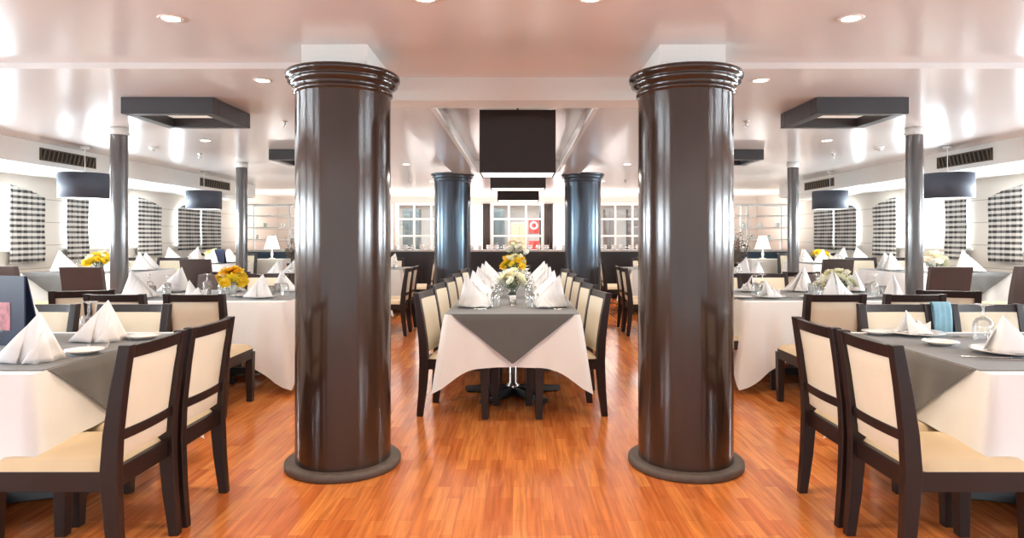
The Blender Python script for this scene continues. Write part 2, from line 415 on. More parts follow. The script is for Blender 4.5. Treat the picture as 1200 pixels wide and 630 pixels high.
def vent(sx, y0, y1, label):
    e = empty('air_vent', (sx * 5.325, (y0 + y1) / 2, 2.285)); tag(e, label, 'vent'); h = (y1 - y0) / 2; f = MB(); zz = .07
    for (a, b, c0, d0) in ((-h, h, -zz, -zz + .012), (-h, h, zz - .012, zz), (-h, -h + .015, -zz, zz), (h - .015, h, -zz, zz)):
        f.box(-.012, .012, a, b, c0, d0)
    f.build('frame', M['vent'], e)
    MB().box(-.004, .004, -h + .012, h - .012, -zz + .01, zz - .01).build('backing', M['ventdark'], e)
    n = 13; sl = MB()
    for k in range(n):
        y = -h + .03 + (2 * h - .1) * k / (n - 1)
        sl.add([(-.011, y, -zz + .01), (-.011, y + .022, -zz + .01), (-.011, y + .062, zz - .01), (-.011, y + .04, zz - .01),
                (.011, y, -zz + .01), (.011, y + .022, -zz + .01), (.011, y + .062, zz - .01), (.011, y + .04, zz - .01)],
               [(0, 1, 2, 3), (7, 6, 5, 4), (0, 4, 5, 1), (1, 5, 6, 2), (2, 6, 7, 3), (3, 7, 4, 0)])
    sl.build('slats', M['vent'], e)
for sx, s in ((-1, 'left'), (1, 'right')):
    vent(sx, 7.25, 8.2, 'bronze slatted air vent high on the %s bulkhead, nearer of two' % s)
    vent(sx, 10.9, 12.0, 'bronze slatted air vent high on the %s bulkhead, farther of two' % s)

def mk_down():
    e = empty('downlight')
    MB().lathe([(.040, -.001), (.056, -.007), (.062, 0)], 24, caps=False).build('trim_ring', M['ceil_white'], e)
    MB().lathe([(0, -.003), (.042, -.003)], 20, caps=False).build('bulb', M['lamp'], e)
    return e
DL = Proto(mk_down())
def spot(x, y, z, p, size=.12):
    l = bpy.data.lights.new('downlight_lamp', 'SPOT'); l.energy = p; l.spot_size = R(130); l.spot_blend = .6; l.color = (1, .86, .66); l.shadow_soft_size = size
    o = bpy.data.objects.new('downlight_lamp', l); COL.objects.link(o); o.location = (x, y, z - .02)
dl = [(-1.72, 3.26, HF, 'left of the near left column, in front'), (1.70, 3.26, HF, 'right of the near right column, in front'),
      (-1.70, 4.38, HB, 'beside the left foreground column capital'), (1.66, 4.38, HB, 'beside the right foreground column capital'),
      (-.40, 2.98, HF, 'at the top edge between the columns, left one'), (.36, 2.98, HF, 'at the top edge between the columns, right one'),
      (-3.4, 7.1, HB, 'left, behind the nearest black frame light'), (3.4, 7.1, HB, 'right, behind the nearest black frame light'),
      (-1.55, 7.2, HB, 'left of the recess, half way back'), (1.55, 7.2, HB, 'right of the recess, half way back'),
      (-1.6, 9.4, HB, 'left of the far left column'), (1.6, 9.4, HB, 'right of the far right column'),
      (-1.6, 12.2, HB, 'deep at left above the aisle'), (1.6, 12.2, HB, 'deep at right above the aisle'),
      (-3.3, 11.6, HB, 'at left behind the second slim pillar'), (3.3, 11.6, HB, 'at right behind the second slim pillar')]
for x, y, z, l in dl:
    DL((x, y, z), 0, 'small glowing recessed ceiling downlight ' + l, 'downlight')
    spot(x, y, z, 45)
def mk_sprinkler():
    e = empty('sprinkler')
    MB().lathe([(.03, 0), (.028, -.008), (.01, -.012), (.01, -.04)], 16).build('stem', M['steel'], e)
    MB().lathe([(.022, -.055), (.024, -.05), (.004, -.046), (.004, -.04)], 16).build('deflector', M['steel'], e)
    return e
SP = Proto(mk_sprinkler())
for x, y, l in ((-2.1, 5.9, 'left of the left foreground column'), (2.1, 5.9, 'right of the right foreground column'), (-4.0, 8.2, 'above the left window tables'), (4.0, 8.2, 'above the right window tables'), (-2.0, 12.0, 'far back left'), (2.0, 12.0, 'far back right')):
    SP((x, y, HB), 0, 'small steel sprinkler head on the ceiling ' + l, 'sprinkler')
def mk_det():
    e = empty('smoke_detector'); MB().lathe([(.055, 0), (.055, -.015), (.04, -.035), (.015, -.04)], 24).build('body', M['whitepaint'], e)
    MB().lathe([(.012, -.045), (.014, -.038)], 12).build('sensor', M['iron'], e); return e
SD = Proto(mk_det())
SD((-4.25, 7.6, HB), 0, 'round smoke detector on the ceiling at left', 'smoke detector')
SD((4.25, 7.6, HB), 0, 'round smoke detector on the ceiling at right', 'smoke detector')

# ------------------------------------------------------------------ curtains
def curtain(sx, y0, y1, label, win, x_off=.07, z0=1.02, mname='plaid'):
    a, b = win; L = y1 - y0; n = max(16, int(L / .02)); mb = MB()
    def fn(u, v):
        y = y0 + L * u; t = (y - a) / (b - a); zt = arch(min(1, max(0, t))) - .01
        x = sx * (XW - x_off - .022 * math.sin(u * L / .085 * 2 * PI / 1.0 + .4 * math.sin(v * 3)) * (.5 + .5 * (1 - v)))
        return (x, y + .01 * math.sin(9 * v), z0 + (zt - z0) * v)
    mb.grid(fn, n, 10)
    o = mb.build('curtain', M[mname], solid=.004); tag(o, label, 'curtain'); return o
for sx, s in ((-1, 'left'), (1, 'right')):
    curtain(sx, 8.12, 8.72, 'black and white checked curtain at the far side of the nearest %s window' % s, WIN[3])
    curtain(sx, 9.15, 9.6, 'checked curtain on the near side of the second %s window' % s, WIN[4])
    curtain(sx, 10.85, 11.58, 'checked curtain on the far side of the second %s window' % s, WIN[4])
    curtain(sx, 12.13, 12.98, 'closed striped curtain, near half, on the third %s window' % s, WIN[5], z0=1.1)
    curtain(sx, 13.03, 13.88, 'closed striped curtain, far half, on the third %s window' % s, WIN[5], z0=1.1)
    curtain(sx, 5.1, 5.62, 'checked curtain of the window %s of the frame edge' % s, WIN[2])
for x0, x1, l in ((-.93, -.74, 'dark taupe curtain left of the middle back window'), (.71, .94, 'dark taupe curtain right of the middle back window'),
                  (-3.75, -3.42, 'dark taupe curtain beside the left back window')):
    mb = MB(); n = 16
    mb.grid(lambda u, v: (x0 + (x1 - x0) * u, YB - .08 + .02 * math.sin(u * 3 * 2 * PI), .98 + 1.27 * v), n, 3)
    tag(mb.build('curtain', M['curtain'], solid=.005), l, 'curtain')

# ------------------------------------------------------------------ chairs
CW = .45
def make_chair(dark=False, red=False):
    e = empty('dining_chair')
    wd = M['redwood'] if red else M['wood']; h = CW / 2 - .021
    for s in (-1, 1):
        MB().beam([(s * (h - .008), .228, 0, .046, .048), (s * (h - .008), .225, .41, .06, .066)], .04, .04).build('leg', wd, e, bevel=.004)
        if dark:
            MB().beam([(s * h, -.275, 0, .034, .034), (s * h, -.25, .2, .04, .04), (s * h, -.24, .43, .042, .05)], .04, .04).build('leg', wd, e, bevel=.004)
        else:
            MB().beam([(s * h, -.278, 0, .038, .044), (s * h, -.256, .2, .042, .058), (s * h, -.242, .42, .044, .070), (s * h, -.252, .58, .044, .064),
                       (s * h, -.276, .76, .044, .056), (s * h, -.305, .93, .044, .046)], .04, .04).build('leg', wd, e, bevel=.004)
    f = MB(); f.box(-h - .018, -h + .012, -.22, .22, .358, .437); f.box(h - .012, h + .018, -.22, .22, .358, .437)
    f.box(-h, h, .225, .25, .358, .437); f.box(-h, h, -.255, -.23, .358, .437)
    f.build('seat_frame', wd, e, bevel=.003)
    def seat(u, v):
        x = (u - .5) * 2; y = (v - .5) * 2
        k = (1 - abs(x) ** 6) * (1 - abs(y) ** 6)
        return (x * (CW / 2 - .004), .012 + y * .238, .434 + .045 * max(0, k) ** .35)
    MB().grid(seat, 14, 14).build('seat', M['cream'], e)
    if dark:
        def back(u, v, o):
            x = (u - .5) * 2; y = -.245 - .075 * v ** 1.5
            return (x * (CW / 2), y + o * (.026 + .004 * (1 - x * x)), .44 + .47 * v)
        b = MB(); b.grid(lambda u, v: back(u, v, 1), 8, 8); b.grid(lambda u, v: back(1 - u, v, -1), 8, 8)
        for vv in (0, 1): b.grid(lambda u, v: tuple(a * v + c * (1 - v) for a, c in zip(back(u, vv, 1), back(u, vv, -1))), 8, 1)
        for uu in (0, 1): b.grid(lambda u, v: tuple(a * v + c * (1 - v) for a, c in zip(back(uu, u, 1), back(uu, u, -1))), 8, 1)
        b.build('backrest', M['brownlea'], e)
    else:
        def yb(z):
            for (z0, y0), (z1, y1) in (((.42, -.24), (.58, -.25)), ((.58, -.25), (.76, -.275)), ((.76, -.275), (.93, -.305))):
                if z <= z1: return y0 + (y1 - y0) * (z - z0) / (z1 - z0)
            return -.305
        hw = h - .016
        def back(u, v, o):
            x = (u - .5) * 2; z = .475 + .405 * v
            k = max(0, (1 - abs(x) ** 8) * (1 - abs(2 * v - 1) ** 10)) ** .5
            return (x * hw, yb(z) + o * ((.018 if o > 0 else .004) + .010 * k) - .012 * (1 - x * x), z)
        b = MB(); b.grid(lambda u, v: back(u, v, 1), 12, 10); b.grid(lambda u, v: back(1 - u, v, -1), 12, 10)
        b.build('backrest', M['creamback'], e)
        def rail(z0, z1, d, name):
            r = MB(); n = 8; vs = []; fs = []
            for i in range(n + 1):
                x = (i / n - .5) * 2; o = -.014 * (1 - x * x)
                vs += [(x * h, yb(z0) + o - d, z0), (x * h, yb(z0) + o + d, z0), (x * h, yb(z1) + o + d, z1), (x * h, yb(z1) + o - d, z1)]
            for i in range(n):
                for j in range(4): fs.append((4 * i + j, 4 * i + 4 + j, 4 * i + 4 + (j + 1) % 4, 4 * i + (j + 1) % 4))
            r.add(vs, fs); r.build(name, wd, e, bevel=.003)
        rail(.872, .925, .015, 'top_rail'); rail(.545, .588, .018, 'cross_rail')
    return e
CH = Proto(make_chair()); CD = Proto(make_chair(True))
def chair(x, y, rz, label, group=None, z=0, dark=False):
    return (CD if dark else CH)((x, y, z), rz, label, 'chair', group)
# chair local: faces +Y, back at -Y.  rz: 0 back to camera; PI facing camera; PI/2 faces -X; -PI/2 faces +X

# ------------------------------------------------------------------ tables
def star_table(cx, cy, w, d, z, zf, label, extra=None):
    e = empty('dining_table', (cx, cy, zf)); tag(e, label, 'table'); H = z - zf - .012
    MB().box(-w / 2 + .01, w / 2 - .01, -d / 2 + .01, d / 2 - .01, H - .03, H).build('tabletop', M['wood'], e)
    spots = [(0, 0)]
    if d > 2.5: spots = [(0, -d / 2 + .82), (0, d / 2 - .82)]
    elif w > 2.5: spots = [(-w / 2 + .65, 0), (w / 2 - .65, 0)]
    for px, py in spots:
        p = MB(); p.lathe([(.06, .05), (.06, .09), (.036, .11), (.036, H - .06), (.12, H - .03)], 24, c=(px, py, 0)); p.build('pedestal', M['steel' if d > 2.5 else 'iron'], e)
        for k in range(5):
            a = 2 * PI * k / 5 + .35; dx, dy = math.cos(a), math.sin(a); nx, ny = -dy, dx
            f = MB(); vs = []
            for rr, hw, zt in ((.03, .045, .085), (.25, .038, .07), (.43, .034, .05)):
                vs += [(px + dx * rr + nx * hw, py + dy * rr + ny * hw, .012), (px + dx * rr - nx * hw, py + dy * rr - ny * hw, .012),
                       (px + dx * rr - nx * hw * .6, py + dy * rr - ny * hw * .6, zt), (px + dx * rr + nx * hw * .6, py + dy * rr + ny * hw * .6, zt)]
            fs = [(0, 3, 2, 1), (8, 9, 10, 11)]
            for q in range(2):
                for j in range(4): fs.append((4 * q + j, 4 * q + (j + 1) % 4, 4 * q + 4 + (j + 1) % 4, 4 * q + 4 + j))
            f.add(vs, fs); f.lathe([(.022, 0), (.024, .012)], 12, c=(px + dx * .4, py + dy * .4, 0)); f.build('foot', M['iron'], e, bevel=.004)
    if extra:
        for (lx, ly) in extra:
            MB().box(lx - cx - .028, lx - cx + .028, ly - cy - .028, ly - cy + .028, 0, H - .03).build('leg', M['wood'], e, bevel=.003)
    return e

def tablecloth(x0, x1, y0, y1, z, drops, corner, label, fl=.035, seed=0, cd=.13, amp=.012):
    """drops: near, right, far, left side drops"""
    rnd = random.Random(seed); ph = [rnd.uniform(0, 6) for _ in range(4)]
    per = []   # (x,y,nx,ny,drop)
    W, D = x1 - x0, y1 - y0; cr = .03
    sides = [((x0, y0), (x1, y0), (0, -1), drops[0]), ((x1, y0), (x1, y1), (1, 0), drops[1]), ((x1, y1), (x0, y1), (0, 1), drops[2]), ((x0, y1), (x0, y0), (-1, 0), drops[3])]
    for si, (a, b, n, dr) in enumerate(sides):
        L = math.dist(a, b); m = max(24, int(L / .035)); tx, ty = (b[0] - a[0]) / L, (b[1] - a[1]) / L
        nn = sides[(si + 1) % 4]
        for i in range(m):
            s = L * i / m; dc = min(s, L - s); k = math.exp(-(dc / cd) ** 1.3)
            cc = corner if not isinstance(corner, tuple) else corner[(si if s < L / 2 else si + 1) % 4]; drop = dr + (cc - dr) * k
            nx, ny = n
            q = math.exp(-dc / .07) * .5
            sg = -1 if s < L / 2 else 1
            nx += tx * sg * 2 * q * (1 if dc < .2 else 0); ny += ty * sg * 2 * q * (1 if dc < .2 else 0)
            wv = amp * (math.sin(s * 21 + ph[si]) + .6 * math.sin(s * 37 + ph[(si + 1) % 4])) * min(1, dc / .1)
            per.append((a[0] + tx * s, a[1] + ty * s, nx, ny, drop, wv, k))
    n = len(per); J = 9; vs = []; fs = []
    for j in range(J + 1):
        t = j / J
        for (x, y, nx, ny, dr, wv, k) in per:
            o = .006 * min(1, t * 8) + fl * t + (max(wv, -fl * .8)) * t + .05 * k * t
            vs.append((x + nx * o, y + ny * o, z - .004 * min(1, t * 8) - dr * t))
    for j in range(J):
        for i in range(n):
            i2 = (i + 1) % n; fs.append((j * n + i, (j + 1) * n + i, (j + 1) * n + i2, j * n + i2))
    m = MB(); m.smooth = True; m.add(vs, fs); m.smooth = False
    m.add([(x0, y0, z), (x1, y0, z), (x1, y1, z), (x0, y1, z)], [(0, 1, 2, 3)])
    o = m.build('tablecloth', M['cloth']); tag(o, label, 'tablecloth'); return o

def overlay(x0, x1, y0, y1, z, flaps, label, fl=.035, amp=.006):
    """flat grey overlay; flaps = list of (side, a, b, drop) hanging as triangles"""
    m = MB(); zz = z + .004
    m.box(x0, x1, y0, y1, z + .001, zz)
    for side, a, b, dr, edge in flaps:
        def fn(u, v, side=side, a=a, b=b, dr=dr, edge=edge):
            c = (a + b) / 2; wdt = (b - a) / 2 * (1 - v * .985); s = c + (u - .5) * 2 * wdt
            out = .02 + (fl + .03) * v + amp * math.sin(s * 30) * min(1, v * 2)
            Z = zz - .001 - dr * v
            if v == 0: out = -.0; 
            if side == 'n': return (s, edge - out, Z)
            if side == 'f': return (s, edge + out, Z)
            if side == 'l': return (edge - out, s, Z)
            return (edge + out, s, Z)
        m.grid(fn, 26, 14)
    o = m.build('table_overlay', M['grey']); tag(o, label, 'table overlay'); return o

# ------------------------------------------------------------------ tableware prototypes
def mk_napkin(kind=0):
    m = MB()
    def sheet(A, B, C, bulge=.01, n=8):
        A, B, C = Vector(A), Vector(B), Vector(C); nrm = (B - A).cross(C - A).normalized()
        def fn(u, v):
            p = A + (B - A) * v * (1 - u) + (C - A) * v * u
            return p + nrm * bulge * math.sin(PI * u) * math.sin(PI * v * .8)
        m.grid(fn, n, n)
    if kind == 0:      # upright pointed pyramid fold with a tail
        sheet((.02, 0, .20), (-.13, -.05, 0), (.07, -.07, 0), .012)
        sheet((.02, 0, .20), (.07, -.07, 0), (.075, .07, 0), -.01)
        sheet((.015, .005, .195), (-.11, .055, 0), (-.13, -.05, 0), .006)
        sheet((.02, 0, .20), (.075, .07, 0), (-.11, .055, 0), .012)
        sheet((-.01, -.022, .15), (-.135, -.058, .003), (.0, -.085, .003), .018)
        sheet((.045, -.01, .13), (.02, -.085, .003), (.10, -.02, .003), .014)
    elif kind == 1:    # layered fan of diagonal leaves
        for k in range(5):
            ax = -.055 + .034 * k; h = .225 - .036 * k; q = .030 + .013 * k
            for sg in (-1, 1):
                A = (ax, sg * q * .5, h); B = (ax - .055, sg * (q + .045), .002); C = (min(.125, ax + .115), sg * (q + .030), .002)
                if sg < 0: sheet(A, B, C, .014)
                else: sheet(A, C, B, .014)
                A2 = (ax + .012, sg * q * .3, h - .012); D = (min(.125, ax + .115), sg * .01, .002)
                if sg < 0: sheet(A2, C, D, .008)
                else: sheet(A2, D, C, .008)
        sheet((-.065, 0, .235), (-.10, -.075, 0), (-.10, .075, 0), -.01)
        sheet((-.065, 0, .235), (-.10, .075, 0), (.12, .06, 0), .01)
    else:              # winged boat fold
        sheet((-.055, 0, .15), (-.075, -.05, 0), (.02, -.05, .01), .01)
        sheet((-.055, 0, .15), (.02, .05, .01), (-.075, .05, 0), .01)
        sheet((.105, 0, .075), (.0, -.05, 0), (.07, -.045, .0), -.015)
        sheet((.105, 0, .075), (.07, .045, 0), (.0, .05, .0), -.015)
        sheet((.02, .0, .085), (-.05, -.06, 0), (.08, -.055, 0), .02)
        sheet((.02, .0, .085), (.08, .055, 0), (-.05, .06, 0), .02)
    return m.build('napkin', M['napkin'], solid=.003)
NK = [Proto(mk_napkin(k)) for k in range(3)]
def mk_plate(r, name='dinner_plate'):
    return MB().lathe([(0, .004), (r * .6, .004), (r * .7, .010), (r, .020), (r * 1.0, .023), (r * .68, .014), (r * .58, .008), (0, .008)], 36, caps=False).build(name, M['china'])
PL = Proto(mk_plate(.135)); SPL = Proto(mk_plate(.085, 'side_plate'))
def mk_goblet():
    e = empty('wine_glass')      # standing upside down on its rim
    MB().lathe([(.034, 0), (.037, .03), (.040, .07), (.037, .10), (.024, .122), (.006, .130)], 24, caps=False).build('bowl', M['glass'], e)
    MB().lathe([(.006, .130), (.0045, .145), (.008, .155), (.0045, .165), (.006, .186)], 12, caps=False).build('stem', M['glass'], e)
    MB().lathe([(.006, .186), (.020, .192), (.036, .195), (.036, .198), (.0, .198)], 24, caps=False).build('foot', M['glass'], e)
    return e
GB = Proto(mk_goblet())
def mk_tumbler():
    return MB().lathe([(.0, .004), (.028, .004), (.035, .10), (.033, .10), (.027, .010), (0, .010)], 20, caps=False).build('tumbler', M['glass'])
TB = Proto(mk_tumbler())
def mk_knife():
    e = empty('table_knife')
    MB().box(-.006, .006, -.11, -.01, 0, .005).build('handle', M['steel'], e, bevel=.002)
    MB().beam([(0, -.01, .0005), (0, -.01, .0025)], .001, .001)
    b = MB(); b.add([(-.005, -.01, .002), (.006, -.01, .002), (.008, .07, .002), (.001, .11, .002), (-.005, .09, .002), (-.005, -.01, .004), (.006, -.01, .004), (.008, .07, .004), (.001, .11, .004), (-.005, .09, .004)],
                    [(4, 3, 2, 1, 0), (5, 6, 7, 8, 9), (0, 1, 6, 5), (1, 2, 7, 6), (2, 3, 8, 7), (3, 4, 9, 8), (4, 0, 5, 9)]); b.build('blade', M['steel'], e)
    return e
KN = Proto(mk_knife())
def mk_fork():
    e = empty('table_fork')
    MB().box(-.005, .005, -.10, .03, 0, .004).build('handle', M['steel'], e, bevel=.0015)
    b = MB(); b.box(-.011, .011, .03, .055, .001, .004)
    for x in (-.0095, -.003, .0035, .010): b.box(x - .0015, x + .0015, .055, .10, .002, .004)
    b.build('tines', M['steel'], e); return e
FK = Proto(mk_fork())

def flower_mesh(r, seed):
    rnd = random.Random(seed); m = MB(); m.smooth = True
    for ring, (n, el, ln) in enumerate(((9, .18, 1.0), (8, .6, .85), (6, 1.05, .6))):
        for k in range(n):
            a = 2 * PI * k / n + ring * .35 + rnd.uniform(-.1, .1); L = r * ln * rnd.uniform(.9, 1.1); w = L * .30
            d = Vector((math.cos(a) * math.cos(el), math.sin(a) * math.cos(el), math.sin(el))); side = Vector((-math.sin(a), math.cos(a), 0))
            up = d.cross(side) * -1
            p0 = d * .1 * L; p1 = d * .6 * L + up * .10 * L; p2 = d * L
            m.add([p0 - side * w * .3, p0 + side * w * .3, p1 + side * w, p2 + side * w * .45, p2 - side * w * .45, p1 - side * w], [(0, 1, 2, 5), (5, 2, 3, 4)])
    return m
def bouquet(x, y, z, cols, h, spread, n, label, vase_h=.12, vase='glass', rise=1.0, fr=.045, seed=1):
    rnd = random.Random(seed); e = empty('flower_arrangement', (x, y, z)); tag(e, label, 'flowers')
    MB().lathe([(0, .003), (.035, .003), (.045, vase_h * .5), (.038, vase_h), (.036, vase_h), (.042, vase_h * .5), (.032, .008), (0, .008)], 24, caps=False).build('vase', M[vase], e)
    protos = {}
    st = MB()
    for k in range(n):
        a = k * 2.399; q = math.sqrt((k + .5) / n); rr = spread * q
        px, py = rr * math.cos(a), rr * math.sin(a)
        pz = h - (q ** 2) * spread * rise * .9 + rnd.uniform(-.02, .02)
        c = cols[rnd.randrange(len(cols))]
        if c not in protos: protos[c] = flower_mesh(fr, k).build('flower', M[c], e); o = protos[c]
        else: o = protos[c].copy(); COL.objects.link(o); o.parent = e
        o.location = (px, py, pz); o.rotation_euler = (py / spread * -1.0, px / spread * 1.0, rnd.uniform(0, 6)); s = rnd.uniform(.85, 1.2); o.scale = (s, s, s)
        st.tube((px * .15, py * .15, .02), (px, py, pz), .0025, 5)
    st.build('stems', M['leaf'], e)
    lf = MB(); lf.smooth = True
    for k in range(22):
        a = rnd.uniform(0, 2 * PI); rr = spread * rnd.uniform(.3, 1.05); px, py = rr * math.cos(a), rr * math.sin(a); pz = h - (rr / spread) ** 2 * spread * rise - .035
        d = Vector((math.cos(a), math.sin(a), rnd.uniform(-.3, .6))).normalized(); s = Vector((-math.sin(a), math.cos(a), 0)); p = Vector((px, py, pz))
        lf.add([p, p + d * .03 + s * .012, p + d * .065, p + d * .03 - s * .012], [(0, 1, 2, 3)])
    lf.build('leaves', M['leaf'], e)
    return e

def setting(x, y, z, rz, where, k=0, full=True, glass=True, plate=True, grp=None, nsc=1.0):
    """napkin on plate, upside-down glass beyond it, cutlery; rz = direction the diner faces (0: +Y)"""
    c, s = math.cos(rz), math.sin(rz)
    def T(dx, dy): return (x + dx * c - dy * s, y + dx * s + dy * c)
    top = z + .0055
    if plate:
        PL((x, y, top), 0, 'white dinner plate ' + where, 'plate', grp and grp + ' plates'); top2 = top + .010
    else: top2 = top
    NK[k]((x, y, top2), rz + random.uniform(-.25, .25) + (0 if k != 1 else 0), 'folded white napkin ' + where, 'napkin', grp and grp + ' napkins', sc=(nsc,) * 3)
    if glass:
        a = T(.13, .25); GB((a[0], a[1], z + .0055), random.uniform(0, 3), 'upturned stemmed glass ' + where, 'glass', grp and grp + ' glasses')
    if full:
        a = T(.17, 0); KN((a[0], a[1], z + .0055), rz, 'steel table knife ' + where, 'knife')
        a = T(-.17, 0); FK((a[0], a[1], z + .0055), rz, 'steel table fork ' + where, 'fork')
        a = T(-.24, .12); SPL((a[0], a[1], z + .0055), 0, 'small side plate ' + where, 'plate')

ZT = .785
# ---------------- centre table
star_table(-.02, 6.93, .99, 4.35, ZT, 0, 'long narrow dining table under white and grey cloths in the middle aisle')
tablecloth(-.515, .48, 4.75, 9.1, ZT, (.375, .285, .36, .285), .56, 'white tablecloth on the long centre table, corners hanging at the front', fl=.03, seed=3, cd=.11, amp=.006)
overlay(-.51, .475, 4.752, 9.09, ZT, [('n', -.47, .44, .345, 4.752), ('f', -.47, .44, .3, 9.09)], 'dark grey overlay on the centre table with its triangle point hanging in front')
ordn = ['nearest', 'second', 'third', 'fourth', 'farthest']
for i, y in enumerate((5.10, 5.93, 6.75, 7.58, 8.60)):
    for sx, s in ((-1, 'left'), (1, 'right')):
        chair(-.02 + sx * .39, y - .04, sx * (PI / 2 + .17), 'cream backed dark wooden chair, %s one on the %s side of the centre table' % (ordn[i], s))
chair(-.02, 9.42, PI, 'cream backed dark wooden chair at the far end of the centre table behind the flowers')
for i in range(5):
    y = 5.22 + .78 * i
    for sx, s in ((-1, 'left'), (1, 'right')):
        wh = 'at the %s place on the %s side of the centre table' % (ordn[i], s)
        x = -.02 + sx * .31
        PL((x, y, ZT + .0055), 0, 'white dinner plate ' + wh, 'plate')
        SPL((x - sx * .04, y + .26, ZT + .0055), 0, 'small white side plate ' + wh, 'plate')
        NK[1]((x, y, ZT + .016), PI / 2 * (0 if sx < 0 else 2) + sx * .1, 'tall fanned white napkin ' + wh, 'napkin', sc=(1.05, 1.3 if sx < 0 else 1.3, 1.05))
        GB((x - sx * .17, y - .02, ZT + .0055), 0, 'upturned stemmed glass ' + wh, 'glass')
        TB((x - sx * .13, y + .10, ZT + .0055), 0, 'clear tumbler ' + wh, 'glass')
        KN((x - sx * .0, y - .17, ZT + .0055), PI / 2, 'steel table knife ' + wh, 'knife')
def candle(x, y, z, label):
    e = empty('candle_holder', (x, y, z)); tag(e, label, 'candle')
    MB().lathe([(0, .0), (.036, .0), (.038, .045), (.034, .045), (.032, .006), (0, .006)], 20, caps=False).build('holder', M['glass'], e)
    MB().lathe([(.026, .007), (.026, .075)], 20).build('candle', M['napkin'], e)
candle(-.02, 5.40, ZT + .0055, 'short white candle in a glass holder at the front of the centre table')
bouquet(-.03, 6.0, ZT + .005, ['creamfl', 'whitefl', 'creamfl'], .24, .115, 20, 'cream flowers in a low vase, nearest on the centre table', seed=2, fr=.05)
bouquet(-.02, 6.9, ZT + .005, ['yellow', 'creamfl', 'yellow'], .36, .125, 20, 'bright yellow flowers behind the cream ones on the centre table', vase_h=.2, seed=3, fr=.05)
bouquet(.0, 8.4, ZT + .005, ['blush', 'whitefl', 'creamfl'], .50, .13, 22, 'tall blush and ivory flowers, farthest on the centre table', vase_h=.3, seed=4, fr=.05)

